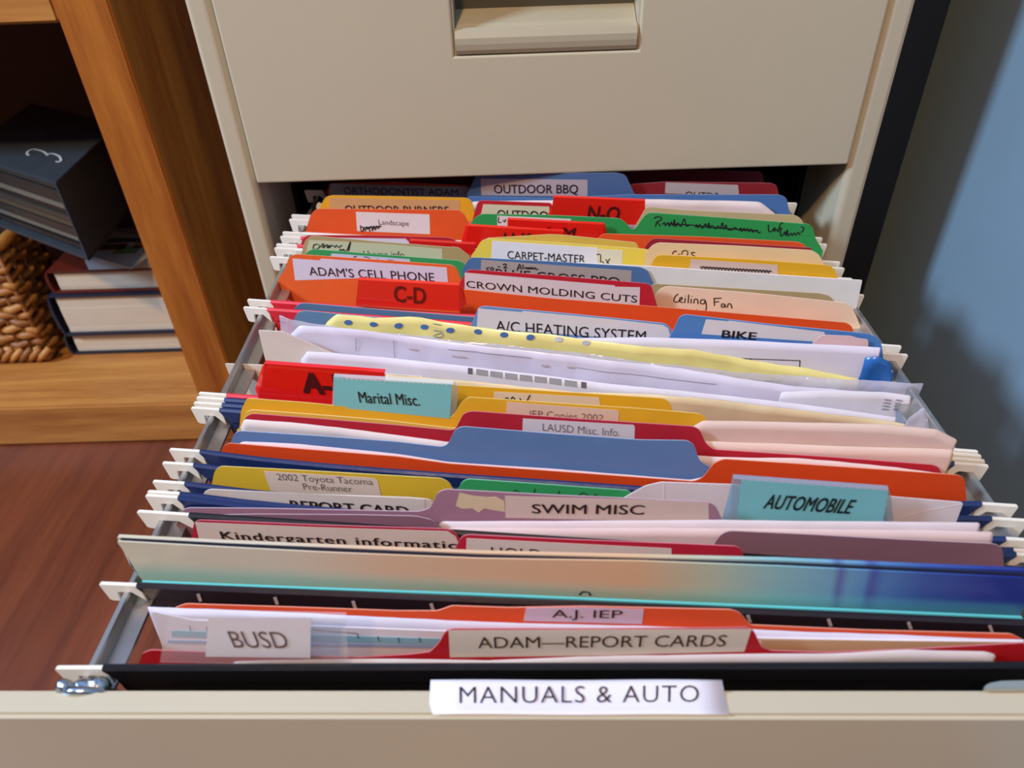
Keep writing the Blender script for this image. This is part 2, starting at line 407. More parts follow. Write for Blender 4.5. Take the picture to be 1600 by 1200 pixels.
bv = udf.modifiers.new('bevel', 'BEVEL'); bv.width = .0012; bv.segments = 3; bv.limit_method = 'ANGLE'
HB = mat('b3a98e', .45, .03)
zbk = at(850, 10, 1, .0175).z
hp = [(-.0012, hz0+.0008), (-.0022, hz0+.003), (-.0026, hz0+.006), (-.0024, hz0+.009), (-.001, hz0+.0122), (.0016, hz0+.0135), (.004, hz0+.013), (.006, hz0+.0145), (.0175, zbk),
      (.019, zbk+.0005), (.019, zbk-.003), (.012, hz0+.0145), (.006, hz0+.0105), (.0015, hz0+.002)]
keep(prism('pull_handle', [Vector((hx0+.0012, p[0], p[1])) for p in hp], Vector((hx1-hx0-.0026, 0, 0)), HB), ud)
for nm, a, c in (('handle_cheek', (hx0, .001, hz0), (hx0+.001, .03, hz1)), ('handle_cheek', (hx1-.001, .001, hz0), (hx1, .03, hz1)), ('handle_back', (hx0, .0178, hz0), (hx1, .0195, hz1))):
    bx(nm, a, c, mat('57503f', .5) if nm == 'handle_back' else BEIGE, root=ud)  # back of the pull recess coloured darker to stand for its shade

# ---- lower drawer: pulled out
LD = empty('drawer', (0, -.1, -.30)); keep(LD, cb)
def shear(o):                                        # the pulled-out drawer sits very slightly askew
    for v in o.data.vertices: v.co.y -= .0244*v.co.x
    return o
DF0, DF1 = -.3241, -.3158; DZT = -.0225
bm = bmesh.new(); box(bm, (-.1885, DF0, -.302), (.1885, DF1, DZT), .0012)
keep(shear(link('drawer_front', bm, mat('c6bba0', .3, .02, 30, .02, key='f'))), LD)
bx('drawer_floor', (-.160, DF1, -.262), (.160, .24, -.258), mat('8a8474', .5), root=LD)
bx('drawer_side', (-.166, DF1, -.262), (-.164, .24, -.12), mat('8a8474', .5), root=LD)
bx('drawer_side', (.164, DF1, -.262), (.166, .24, -.12), mat('8a8474', .5), root=LD)
for sx, x in ((-1, -.1535), (1, .1455)):
    y1 = .2; y0 = DF1+.002
    f_ = .0068*(-sx)
    pr = [(x-.0012*(-sx), -.0268), (x-.0008*(-sx), -.0262), (x+.0008*(-sx), -.0262), (x+.0012*(-sx), -.0270), (x+.0013*(-sx), -.0312), (x+f_, -.0318), (x+f_, -.0330), (x-.0012*(-sx), -.0330)]
    keep(prism('rail', [Vector((p[0], y0, p[1])) for p in pr], Vector((0, y1-y0, 0)), STEEL), LD)
    for yy in (y0, y1-.008):
        bx('rail_post', (x-.0012, yy, -.262), (x+.0012, yy+.008, -.040), STEEL, root=LD)
# clamp and screw at the front left end of the rail
bm = bmesh.new()
for k, (dx, dy_, rr) in enumerate([(0, 0, .0042), (.0045, .0004, .0036), (-.0045, -.0006, .0032)]):
    c = Vector((-.1515+dx, -.3105+dy_, -.0252+.001*k))
    bmesh.ops.create_uvsphere(bm, u_segments=10, v_segments=7, radius=rr, matrix=Matrix.Translation(c) @ Matrix.Rotation(.6*k, 4, 'Y') @ Matrix.Diagonal((1, .7, .75, 1)))
keep(link('rail_screw', bm, mat('b9c4cc', .18, .2, 500, .6, metal=1), smooth=True), LD)
bm = bmesh.new(); tube(bm, [(-.156, -.308, -.030), (-.157, -.3125, -.0235), (-.1515, -.3135, -.021), (-.1455, -.3125, -.0235), (-.1445, -.309, -.031)], .0013, 8)
keep(link('rail_clip', bm, mat('b9c4cc', .2, .2, 300, .3, metal=1), smooth=True), LD)
lp = [at(u, v, 2, -.0205) for u, v in [(1537, 1076), (1540, 1070), (1548, 1066), (1565, 1063), (1640, 1061), (1640, 1076)]]
keep(prism('latch_bar', lp, Vector((0, 0, -.0018)), mat('b8bcb4', .3, .05, metal=.6), bev=.0003), LD)
# paper name strip on the drawer's top edge
bm = bmesh.new(); rows = []
for k in range(9):
    t = k/8; y = DF0+.0006+(.0096)*t; z = DZT+.00025+.0022*max(0, t-.35)**1.5
    xl = -.0493+(.0035*max(0, .35-t) if t < .35 else 0); xr = .0332
    rows.append([bm.verts.new((xl+(xr-xl)*j/10, y, z+.0002*math.sin(j))) for j in range(11)])
for a, b in zip(rows, rows[1:]):
    for j in range(10): bm.faces.new((a[j], a[j+1], b[j+1], b[j]))
ns = shear(link('name_strip', bm, mat('e6e2ea', .5, .02), smooth=True)); keep(ns, LD); solid(ns, .0001); bpy.context.view_layer.update()
me = glyphs('MANUALS & AUTO', -.008, 0, 1.1); xs = [v.co.x for v in me.vertices]; x0, x1 = min(xs), max(xs)
for v in me.vertices:
    P = at(718+(1092-718)*(v.co.x-x0)/(x1-x0), 1098-2*(v.co.x-x0)/(x1-x0)-24*v.co.y/CAP, 2, DZT+.0009)
    t = (P.y+.0244*P.x-DF0-.0006)/.0096; P.z = DZT+.00025+.0022*max(0, t-.35)**1.5+.0004; v.co = P
me.materials.append(INK); to = bpy.data.objects.new('lettering', me); COL.objects.link(to); keep(to, LD)

# ================================================================== HANGING FOLDERS
def hanger(row, color, label, xl=-.149, xr=.139, hooks=True, slots=None, tipx=-.162, group=GH, rough=.55, sag=0):
    pl = Plane(row); ctr = pl.pt(0, -.235)
    root = empty('hanging_folder', ctr); tag(root, label, 'hanging folder', group)
    cm = mat(color, rough, .12, 80, .25)
    # folded band over the rod, then the sling
    prof = [(-.0002, -.0232), (.0006, -.0224), (.0014, -.0224), (.0022, -.0232), (.0022, -.0290), (.0012, -.0300), (.0012, -.06), (.0012, -.11), (.0012, ZBOT), (.0006, ZBOT), (.0006, -.11), (.0006, -.06), (.0004, -.0300), (-.0002, -.0290)]
    prof = [(a-.001, b) for a, b in prof]
    bm = bmesh.new(); rings = []
    for i in range(13):
        t = i/12; ring = []
        for off, z in prof:
            ins = .0035*min(1, max(0, (-.024-z)/.005))+.010*min(1, max(0, (-.03-z)/.03))
            x = (xl+ins)*(1-t)+(xr-ins)*t; dz = sag*(1-(2*t-1)**4) if z > -.1 else 0
            ring.append(bm.verts.new(pl.pt(x, z-dz, off)))
        rings.append(ring)
    n = len(prof); bm.faces.new(rings[0]); bm.faces.new(rings[-1][::-1])
    for A, B in zip(rings, rings[1:]):
        for i in range(n): bm.faces.new((A[i], B[i], B[(i+1) % n], A[(i+1) % n]))
    keep(link('sling', bm, cm), root)
    if hooks:
        for sx, xc, tip in ((-1, xl+.001, tipx), (1, xr-.001, .151)):
            w = abs(tip-xc); q = [(0, 0), (w*.96, 0), (w, -.0006), (w*.93, -.0082), (w*.84, -.0088), (w*.66, -.0088), (w*.62, -.0040), (w*.28, -.0038), (0, -.0085)]
            pts = [pl.pt(xc+sx*a, ZB-.0002+b, -.0006) for a, b in q]
            keep(prism('hook', pts, pl.n*.0013, HOOK, bev=.0002), root)
    s = Sheet(); s.pl = pl; s.o = root; s.off = .0013; s.org = Vector(root.location)
    if slots:
        for (a, b) in slots:
            P = [pl.hit(q, .0014)-s.org for q in ((a-4, b-5), (a+1, b-6), (a+5, b+5), (a, b+6))]
            bm = bmesh.new(); bm.faces.new([bm.verts.new(p) for p in P]); o = link('slot', bm, mat('b9a9a4', .5), root); solid(o, .0001)
    return s
def index_tab(s, face, color, text, p0, p1, h, flapL=None, flapR=None, alpha=.9, ink=None, bold=.02, shear=0, insert=None, off=.002, name='index_tab', space=1):
    """clear or coloured plastic tab standing on a hanging folder; face = 4 px corners TL TR BR BL"""
    m = mat(color, .12, .03, 40, .05, alpha=alpha, coat=.5)
    P = [s.pl.hit(q, off)-s.org for q in face]; bm = bmesh.new(); vs = [bm.verts.new(p) for p in P]; bm.faces.new(vs)
    lipv = s.pl.n*(-.0016)+s.pl.up*.0004
    a, b = bm.verts.new(P[0]+lipv), bm.verts.new(P[1]+lipv); bm.faces.new((vs[0], vs[1], b, a))
    for fl_, i, j, bk_ in ((flapL, 0, 3, a), (flapR, 1, 2, b)):
        if fl_:
            c = bm.verts.new(s.pl.hit(fl_[0], off-.0012)-s.org); d = bm.verts.new(s.pl.hit(fl_[1], off-.0012)-s.org)
            bm.faces.new((vs[i], vs[j], d, c)); bm.faces.new((vs[i], c, bk_))
    o = link(name, bm, m, s.o); solid(o, .00025)
    t = Sheet(); t.pl = s.pl; t.o = o; t.off = off+.0003; t.org = s.org
    if insert:
        q, col = insert; k = sticker(t, q, col, name='paper_insert', off=0); t.off += .0002
    if text: txt(t, text, p0, p1, h, bold, shear, space, ink)
    return t

# ================================================================== CONTENTS, back to front
A = (420, 250, .275); B = (840, 250, .2875); C5 = (1020, 380, .275)
RED = 'b81826'; ORG = 'e8561a'; BLU = '5a82b4'; YEL = 'efc028'; GRN = '2f9e55'; CRM = 'efd6a8'; TAN = 'c4a878'; MAUVE = '9c6c78'; NAVY = '1c2f5e'; HRED = 'dc2436'
LAB = 'e6d8d2'; LABC = 'e6d6b4'
# -- far end, inside the cabinet
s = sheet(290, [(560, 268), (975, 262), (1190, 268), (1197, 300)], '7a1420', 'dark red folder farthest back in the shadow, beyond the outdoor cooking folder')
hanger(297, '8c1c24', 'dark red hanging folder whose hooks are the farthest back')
s = sheet(304, [(512, 300), (515, 286), (620, 284), (733, 290), (738, 305)], 'c8401c', 'orange folder with dark grey name label at the far left end')
k = sticker(s, [(517, 287), (731, 292), (731, 308), (514, 305)], 'a0a2a8'); txt(k, 'ORTHODONTIST ADAM', (538, 303), (716, 306), 10, .0)
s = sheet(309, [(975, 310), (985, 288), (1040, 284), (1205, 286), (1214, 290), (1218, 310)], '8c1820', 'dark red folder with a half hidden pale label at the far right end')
k = sticker(s, [(1040, 285), (1153, 289), (1155, 306), (1039, 302)], 'b8a8a4'); txt(k, 'OUTDR', (1070, 309), (1124, 312), 10, .0)
s = sheet(314, [(728, 315), (731, 300), (745, 272), (965, 270), (978, 274), (991, 303), (1000, 312)], '4a6690', 'blue folder whose centre tab names an outdoor cooking grill')
k = sticker(s, [(751, 279), (918, 281), (918, 307), (752, 305)], 'b4a4a8'); txt(k, 'OUTDOOR BBQ', (772, 302), (903, 302), 13, .01)
s = sheet(320, [(728, 318), (731, 307), (860, 310), (985, 304), (1218, 304), (1229, 309), (1236, 345)], '4a74ac', 'plain blue folder with a right tab behind the dark green one')
s = sheet(324, [(736, 322), (737, 315), (862, 313), (1000, 311), (1100, 313), (1188, 316), (1212, 334), (1216, 345)], 'dcccc6', 'curling white papers showing right of the centre red letter tab', 'paper_sheet', 'paper', GP, wavy=.0007)
s = sheet(328, [(494, 322), (497, 315), (505, 319), (740, 330)], 'e0d0b4', 'cream paper with a corner peeking out left of the yellow folder', 'paper_sheet', 'paper', GP)
s = sheet(332, [(500, 324), (508, 308), (518, 305), (730, 309), (738, 315), (742, 335)], 'e8a818', 'yellow folder whose label names outdoor burners, far left')
k = sticker(s, [(516, 309), (718, 313), (718, 330), (514, 328)], 'd0a068'); txt(k, 'OUTDOOR BURNERS', (540, 333), (702, 335), 12, .01)
h = hanger(336, HRED, 'red hanging folder carrying the red N to O letter tab')
s = sheet(339, [(738, 345), (746, 316), (752, 313), (862, 317), (868, 345)], 'c41c28', 'red folder with a cream outdoor label, left of the N to O tab')
k = sticker(s, [(755, 319), (858, 323), (860, 345), (750, 342)], 'ddd0ac'); txt(k, 'OUTDOOR', (777, 341), (868, 344), 13, .01)
h2 = hanger(343, HRED, 'red hanging folder just in front of the farthest pair of left hooks')
index_tab(h2, [(865, 308), (1008, 314), (1008, 352), (860, 346)], 'e41f16', 'N-O', (917, 343), (968, 345), 21, flapL=[(873, 307), (855, 337)], flapR=None, alpha=.96, ink=mat('4a0808', .5), bold=.02, shear=.15)
s = sheet(350, [(985, 366), (1000, 340), (1008, 326), (1014, 323), (1070, 328), (1243, 336), (1252, 342), (1256, 350)], 'cdb284', 'manila folder edge right behind the green folder with black handwriting')
s = sheet(354, [(476, 366), (486, 334), (495, 326), (600, 327), (717, 328), (726, 335), (736, 356)], ORG, 'orange folder on the left whose white label mentions landscape', r=4)
k = sticker(s, [(556, 331), (671, 335), (672, 366), (558, 361)], LAB); txt(k, 'Landscape', (592, 351), (639, 353), 8, -.01, space=1.0, m=mat('3a3440', .5))
pen(k, tr(A, [(520, 370), (524, 402), (534, 404), (538, 385), (546, 402), (556, 378), (560, 395), (570, 380), (574, 408), (572, 385), (584, 378), (588, 404), (596, 374), (604, 398), (612, 374), (620, 390), (632, 374), (640, 380)], [(520, 380), (560, 384), (600, 380), (636, 374)]), 1.6)
s = sheet(360, [(733, 352), (742, 340), (752, 334), (860, 336), (968, 341), (978, 348), (986, 359), (994, 356), (1006, 338), (1014, 332), (1130, 340), (1264, 350), (1270, 356), (1274, 372), (1286, 392)], '2a9a4c', 'green folder with black marker handwriting along its right tab', r=5)
pen(s, tr(B, [(632, 318), (650, 308), (672, 314), (668, 328), (648, 336), (640, 362)], [(648, 336), (668, 360)], [(676, 350), (690, 340), (694, 358), (708, 340), (716, 360), (726, 336), (738, 360), (742, 322), (750, 362), (762, 340), (776, 362), (790, 330), (800, 322), (806, 358), (824, 354)],
    [(858, 368), (864, 350), (872, 368), (882, 350), (892, 370), (904, 360), (912, 346), (922, 368), (930, 340), (934, 372), (944, 356), (958, 362), (966, 374), (980, 358), (994, 370), (1004, 340), (1012, 376), (1024, 352), (1030, 374), (1052, 380), (1072, 366), (1086, 380)],
    [(1096, 386), (1104, 368), (1110, 388), (1122, 370), (1128, 386), (1140, 372), (1148, 390), (1160, 374), (1170, 392), (1184, 380), (1198, 394), (1214, 390)],
    [(700, 346), (760, 350), (820, 352), (880, 358), (960, 368), (1060, 374), (1160, 382), (1200, 384)],
    [(1254, 350), (1256, 386), (1270, 388), (1280, 376), (1290, 366), (1284, 388), (1298, 376), (1308, 390), (1318, 350), (1334, 340)], [(1308, 372), (1330, 370)],
    [(1322, 372), (1320, 412), (1338, 402), (1342, 388), (1350, 412), (1356, 378), (1362, 412), (1376, 398), (1384, 410), (1394, 396), (1404, 408), (1416, 392), (1424, 406)], [(1430, 364), (1446, 368), (1440, 388), (1428, 392)], [(1426, 402), (1428, 406)]), 1.7)
k = sticker(s, [(777, 337), (892, 342), (893, 362), (777, 357)], LAB); pen(k, tr(A, [(1306, 322), (1304, 354), (1320, 352)], [(1330, 340), (1338, 352), (1346, 336)]), 1.4)
h3 = hanger(363, 'd8d2c2', 'pale hanging folder carrying the red tab with the letter M', rough=.5)
index_tab(h3, [(793, 343), (943, 351), (943, 380), (793, 372)], 'e41f16', 'L-M', (853, 371), (900, 373), 16, flapR=[(946, 352), (950, 377)], alpha=.94, ink=mat('4a0808', .5), shear=.15)
h4 = hanger(370, HRED, 'red hanging folder with a red tab half hiding the letters H to K')
index_tab(h4, [(732, 353), (880, 362), (880, 392), (726, 384)], 'e41f16', 'H-K', (786, 379), (830, 380), 15, flapL=[(728, 352), (719, 384)], flapR=[(884, 364), (884, 385)], alpha=.95, ink=mat('4a0808', .5), shear=.12)
s = sheet(375, [(930, 376), (942, 365), (1100, 370), (1248, 378), (1258, 383), (1263, 395)], ORG, 'orange folder edge directly in front of the green handwritten folder')
s = sheet(379, [(466, 392), (474, 372), (482, 367), (600, 368), (700, 371), (712, 375), (720, 388)], RED, 'crimson folder on the left with a blank white label edge')
k = sticker(s, [(496, 371), (634, 373), (640, 379), (640, 392), (490, 388)], 'd8d4e0')
h5 = hanger(382, HRED, 'red hanging folder with a long low clear red strip on the left')
index_tab(h5, [(640, 376), (742, 382), (738, 404), (636, 398)], 'd81c1c', None, 0, 0, 0, alpha=.85)
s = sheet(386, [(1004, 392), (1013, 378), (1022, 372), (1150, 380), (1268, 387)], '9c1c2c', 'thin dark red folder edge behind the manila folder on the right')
hanger(388, 'd8d2c2', 'pale hanging folder with thick white hooks beside the tan left tab', rough=.5)
s = sheet(393, [(470, 402), (476, 376), (486, 368), (600, 378), (700, 386), (716, 386), (734, 400)], 'b49a68', 'tan folder on the left with a greenish handwritten label')
k = sticker(s, [(483, 375), (600, 381), (691, 389), (691, 408), (478, 396)], 'c9c8a4'); txt(k, 'Distance and home info', (500, 400), (632, 403), 10, -.01)
pen(k, tr(A, [(256, 480), (252, 505), (276, 504), (290, 488), (270, 478), (254, 486)], [(298, 496), (302, 480), (312, 478), (308, 500), (322, 486), (334, 482), (330, 500), (346, 484), (340, 500), (360, 484), (374, 496), (384, 484), (396, 496), (414, 484)],
    [(400, 516), (408, 506), (414, 518), (424, 506), (432, 520), (446, 508), (452, 492), (464, 464), (452, 520)]), 1.5)
s = sheet(397, [(756, 380), (760, 372), (860, 366), (880, 367), (994, 379), (997, 384), (1000, 395)], 'd8b850', 'dull yellow folder edge right behind the bright yellow centre one')
s = sheet(401, [(736, 400), (742, 392), (752, 376), (762, 373), (860, 378), (1008, 389), (1018, 392), (1031, 418)], 'f4d850', 'bright yellow centre folder whose label names carpet work', r=5)
k = sticker(s, [(769, 376), (934, 387), (934, 416), (767, 404)], 'eeeaec'); txt(k, 'CARPET-MASTER', (793, 404), (914, 411), 12, .0)
k = sticker(s, [(935, 389), (973, 391), (972, 418), (935, 415)], 'e8e0c4'); pen(k, [[(932, 398), (938, 398), (938, 410)], [(940, 408), (944, 412)], [(946, 405), (952, 413)], [(953, 404), (946, 414)]], 1.4)
s = sheet(406, [(1008, 396), (1018, 384), (1028, 379), (1150, 384), (1268, 391), (1279, 397), (1291, 418)], 'efcf98', 'manila folder on the right with only the tops of three letters showing')
pen(s, tr(B, [(732, 512), (738, 500), (750, 494), (754, 500)], [(764, 512), (772, 512)], [(782, 514), (788, 496), (806, 492), (816, 502), (812, 518)], [(856, 504), (838, 502), (838, 512), (856, 524)]), 1.5)
s = sheet(410, [(1018, 412), (1024, 401), (1032, 398), (1170, 405), (1294, 414), (1304, 420), (1310, 436)], 'e8b01c', 'golden folder on the right with a crossed out pinkish label')
k = sticker(s, [(1079, 405), (1215, 414), (1215, 432), (1077, 424)], 'dcc0b0')
pen(k, [[(1094+i*2.6, 417+i*.15+(3.5 if i % 2 else -1.2)) for i in range(43)]], 1.1); pen(k, [[(1096, 417), (1140, 420), (1206, 424)]], 1.6)
hn = hanger(402, 'd8d2c2', 'pale hanging folder with the hook next to the cell phone folder', rough=.5)
s = sheet(408, [(473, 408), (478, 395), (488, 389), (600, 398), (718, 407), (728, 414), (736, 425)], '38a058', 'green folder on the left showing only its upper rim')
k = sticker(s, [(518, 396), (640, 405), (643, 420), (514, 410)], 'cfcfe4'); pen(k, [[(552, 402), (557, 400)], [(568, 401), (574, 402), (578, 404)], [(590, 404), (590, 405)], [(606, 406), (614, 407), (616, 408)]], 1.2)
s = sheet(414, [(722, 422), (730, 408), (736, 402), (870, 409), (1000, 417), (1012, 422), (1026, 454)], '4f76a4', 'blue centre folder with a handwritten alarm note on its grey label')
k = sticker(s, [(752, 406), (987, 423), (986, 444), (751, 428)], 'b0a49c'); txt(k, 'BLUE CROSS PPO', (775, 434), (968, 448), 14, .0)
pen(k, tr((700, 400, .225), [(288, 80), (270, 84), (270, 98), (286, 98)], [(296, 90), (302, 80), (314, 84), (312, 98), (298, 98), (296, 90)], [(344, 74), (362, 74)], [(380, 62), (394, 54), (404, 62), (386, 84), (412, 80)],
    [(478, 104), (496, 56), (508, 94)], [(484, 84), (506, 80)], [(520, 58), (520, 92)], [(530, 86), (542, 78), (546, 90), (552, 82), (560, 80), (558, 92), (572, 78), (574, 92), (586, 78), (592, 92), (606, 80), (612, 94), (626, 90)]), 1.5)
s = sheet(412, [(900, 410), (1016, 416), (1180, 427), (1347, 438), (1338, 480)], 'e6e2dc', 'stiff white divider card ending in a sharp corner at the right', 'divider_card', 'divider', None, r=1, thick=.0008, rough=.4)
s = sheet(424, [(1010, 452), (1022, 443), (1160, 451), (1280, 458), (1296, 462), (1308, 475)], 'b09c70', 'dull tan folder edge between white divider card and ceiling fan folder')
s = sheet(428, [(1016, 470), (1030, 452), (1042, 447), (1180, 458), (1320, 473), (1332, 481), (1350, 522)], 'f2d6b4', 'manila folder with ceiling fan handwritten on its right tab', r=6)
pen(s, tr(C5, [(144, 288), (126, 304), (120, 330), (140, 334), (156, 320)], [(150, 326), (164, 318), (166, 308), (154, 312), (154, 332), (172, 336)], [(184, 312), (180, 340)], [(186, 298), (187, 301)], [(204, 292), (200, 340)], [(218, 316), (216, 342)], [(222, 300), (223, 303)], [(232, 342), (238, 318), (254, 322), (256, 346)], [(298, 322), (276, 322), (270, 340), (290, 344), (298, 326), (304, 360), (298, 384), (284, 382)],
    [(348, 312), (350, 356)], [(346, 314), (390, 312)], [(350, 334), (376, 332)], [(404, 344), (392, 346), (390, 362), (404, 362), (408, 346), (414, 366)], [(424, 366), (428, 346), (442, 346), (450, 370)], [(248, 376), (250, 384)]), 1.7, mat('2c2622', .6))
s = sheet(430, [(433, 444), (437, 431), (444, 424), (452, 401), (462, 397), (580, 405), (706, 414), (714, 420), (724, 446)], 'ee6424', 'orange folder on the left whose white label ends in cell phone', r=4)
k = sticker(s, [(457, 404), (499, 407), (502, 404), (600, 411), (698, 418), (700, 441), (580, 434), (461, 438)], 'dcd4e0'); txt(k, "ADAM'S CELL PHONE", (484, 430), (679, 440), 13, .002, m=mat('2a2038', .6))
s = sheet(437, [(716, 445), (721, 438), (728, 424), (735, 421), (870, 431), (1012, 443), (1018, 447), (1028, 482)], 'c01c2c', 'crimson centre folder whose label reads crown molding cuts', r=4)
k = sticker(s, [(726, 426), (960, 446), (962, 448), (1000, 449), (999, 480), (726, 455)], 'dcd0cc'); txt(k, 'CROWN MOLDING CUTS', (729, 449), (995, 473), 10.5, .002)
s = sheet(443, [(716, 455), (724, 452), (860, 466), (1000, 477), (1180, 492), (1322, 504), (1331, 510), (1335, 522)], 'e8541a', 'plain orange folder in front of the crown molding folder', r=4)
h6 = hanger(469, HRED, 'red hanging folder carrying the red C to D letter tab')
index_tab(h6, [(560, 437), (717, 446), (717, 486), (556, 477)], 'ea2a1c', 'C-D', (617, 471), (667, 475), 24, flapR=[(724, 452), (729, 474)], alpha=.93, ink=mat('6a100c', .5), shear=.15)
s = sheet(475, [(456, 496), (461, 479), (471, 473), (600, 484), (740, 495), (770, 504)], '557a9c', 'slate blue folder behind the yellow plastic sheet on the left')
h7 = hanger(481, HRED, 'red hanging folder whose left hook stands out against the brown bookcase')
s = sheet(486, [(458, 502), (464, 489), (474, 485), (526, 490), (640, 500)], '6288a8', 'second slate blue folder left, its lighter rim under the plastic')
s = sheet(489, [(730, 516), (738, 503), (747, 481), (756, 478), (900, 491), (1038, 505), (1047, 511), (1053, 530)], '6f94c4', 'light blue centre folder labelled for heating and cooling', r=4)
k = sticker(s, [(747, 482), (815, 488), (817, 486), (956, 499), (1036, 508), (1044, 513), (1051, 535), (745, 512)], 'e0d8d8'); txt(k, 'A/C HEATING SYSTEM', (775, 517), (1008, 534), 16, .0)
s = sheet(493, [(1044, 530), (1052, 516), (1061, 495), (1070, 491), (1200, 506), (1356, 521), (1372, 527), (1378, 540), (1380, 560)], '4f82c0', 'blue folder with a right tab and a bicycle label', r=6)
k = sticker(s, [(1103, 499), (1137, 502), (1140, 501), (1288, 519), (1292, 535), (1096, 522)], 'ddd6d6'); txt(k, 'BIKE', (1127, 527), (1181, 531), 11, .02)
s = sheet(496, [(1270, 535), (1284, 523), (1330, 525), (1342, 529), (1357, 530), (1356, 545)], 'e4c0c0', 'pinkish paper corner between the blue right folder and white sheets', 'paper_sheet', 'paper', GP)
s = sheet(499, [(700, 530), (1012, 527), (1180, 533), (1376, 543), (1367, 590)], 'dcd6e2', 'large white paper with a thin black ruled corner on the right', 'paper_sheet', 'paper', GP, wavy=.0003, r=2)
pen(s, [[(1155, 560), (1250, 563.5)]], 1.4, name='ruled_line'); pen(s, [[(1250, 563), (1249, 578)]], 1.4, name='ruled_line')
pen(s, [[(1172, 560), (1174, 566), (1170, 572)]], 1)
# blue plastic sleeve end on the right
s = sheet(501, [(1352, 560), (1372, 556), (1392, 566), (1398, 590)], '2c68b0', 'crumpled blue plastic end sticking out by the right rail', 'plastic_sleeve', 'plastic sleeve', None, wavy=.002, rough=.25, zb=-.1)
# yellow plastic strip
s = sheet(507, [(506, 512), (511, 503), (524, 492), (531, 491), (583, 495), (657, 496), (740, 510), (778, 514), (858, 522), (925, 531), (1020, 541), (1083, 546), (1185, 565), (1257, 575), (1343, 593), (1339, 608)], 'e8dc88', 'yellow plastic wrapper with a row of blue dots along its rim', 'plastic_wrapper', 'plastic wrapper', None, wavy=.0014, rough=.22, r=4, m=mat('ecdf8e', .22, .04, 60, .2, coat=.4))
for (u, v) in [(544, 504), (584, 506), (623, 508.5), (663, 511.5), (704, 514.5), (747, 518), (788, 522), (829, 526), (873, 530), (916, 535)]:
    P = [s.hit((u+6.5*math.cos(a*math.pi/5), v+4.2*math.sin(a*math.pi/5)), .0004)-s.org for a in range(10)]
    bm = bmesh.new(); bm.faces.new([bm.verts.new(p) for p in P]); o = link('printed_dot', bm, mat('4a74b0' if u < 850 else 'd8dce8', .3), s.o); solid(o, .0001)
pen(s, [[(676, 505), (690, 506)], [(677, 516), (691, 517)], [(677, 524), (690, 520), (691, 526), (678, 526)]], 1.4, mat('8a9098', .5), 'printed_mark', .0003)
# translucent plastic bag
PL = mat('dcd8e6', .12, .05, 120, .8, alpha=.5, coat=.8)
PLm = mat('d8d2e2', .2, .05, 120, .35, alpha=.86, coat=.5)
s = sheet(516, [(440, 560), (436, 492), (455, 499), (510, 508), (549, 515), (670, 526), (780, 538), (900, 551), (1020, 566), (1150, 580), (1290, 592), (1443, 597), (1425, 640)], 'dcd6e4', 'large clear plastic bag with white sheets inside, stretched across the drawer', 'plastic_bag', 'plastic bag', None, wavy=.0016, thick=.0002, r=3, m=PL, zb=-.12)
s = sheet(521, [(446, 530), (468, 508), (560, 515), (670, 530), (780, 543), (900, 557), (1020, 571), (1150, 590), (1250, 604), (1332, 612), (1342, 640)], 'd6d0e0', 'pale sheet inside the clear plastic bag, faint printed lines', 'paper_sheet', 'paper', GP, wavy=.0012, m=mat('d8d2e0', .3, .04, 40, .2))
for st in ([(556, 528), (556, 548)], [(615, 530), (616, 560)], [(700, 545), (760, 551), (830, 560)], [(900, 575), (1010, 588), (1120, 600)]): pen(s, [st], 1.0, mat('a4a4ac', .5), 'printed_line', .0003)
for uv in [(640, 545), (706, 555), (716, 556), (846, 571), (886, 574)]:
    pen(s, [[uv, (uv[0]+12, uv[1]+1.4)]], 3, mat('c8b8b4', .5), 'printed_mark', .0003)
s = sheet(529, [(1210, 655), (1220, 612), (1300, 610), (1380, 613), (1424, 618), (1416, 660)], 'dcd8de', 'white printed envelope corner behind clear plastic at the right', 'envelope', 'envelope', None, wavy=.0006)
for j, u in enumerate((1380, 1398)):
    for i in range(4): pen(s, [[(u+i*1.4-2, 640-i*5), (u+i*1.4+9-j, 641-i*5)]], 2.4, mat('9a98a8', .5), 'printed_mark', .0003)
s = sheet(534, [(418, 575), (404, 516), (442, 518), (520, 552)], 'ded2c6', 'pale card with pointed left corner over the rail, under the bag', 'card_sheet', 'card', 'pointed pale cards over the left rail', wavy=0, r=1, thick=.0006)
s = sheet(540, [(470, 562), (480, 549), (519, 551), (700, 569), (820, 583), (934, 598), (1060, 610), (1200, 626), (1330, 642), (1400, 652), (1404, 668)], 'dedae6', 'white sheet with a row of grey printed blocks', 'paper_sheet', 'paper', GP, wavy=.0006, r=2)
for i, (u, w, c) in enumerate([(731, 7, '6c6c74'), (744, 18, 'a8a8ae'), (766, 19, 'a8a8ae'), (789, 19, 'a8a8ae'), (812, 19, 'a8a8ae'), (835, 19, 'a8a8ae'), (858, 19, 'a8a8ae'), (882, 19, 'a8a8ae'), (908, 8, '6c6c74')]):
    f = lambda x: 575+(x-731)*.125
    P = [s.hit(q, .0003)-s.org for q in ((u, f(u)), (u+w, f(u+w)), (u+w, f(u+w)+9), (u, f(u)+9))]
    bm = bmesh.new(); bm.faces.new([bm.verts.new(p) for p in P]); o = link('printed_block', bm, mat(c, .5), s.o); solid(o, .0001)
s = sheet(552, [(380, 640), (352, 568), (408, 570), (520, 578), (660, 588)], 'ddd0bc', 'cream card pointing out left of the red A to B tab', 'card_sheet', 'card', 'pointed pale cards over the left rail', r=1, thick=.0006)
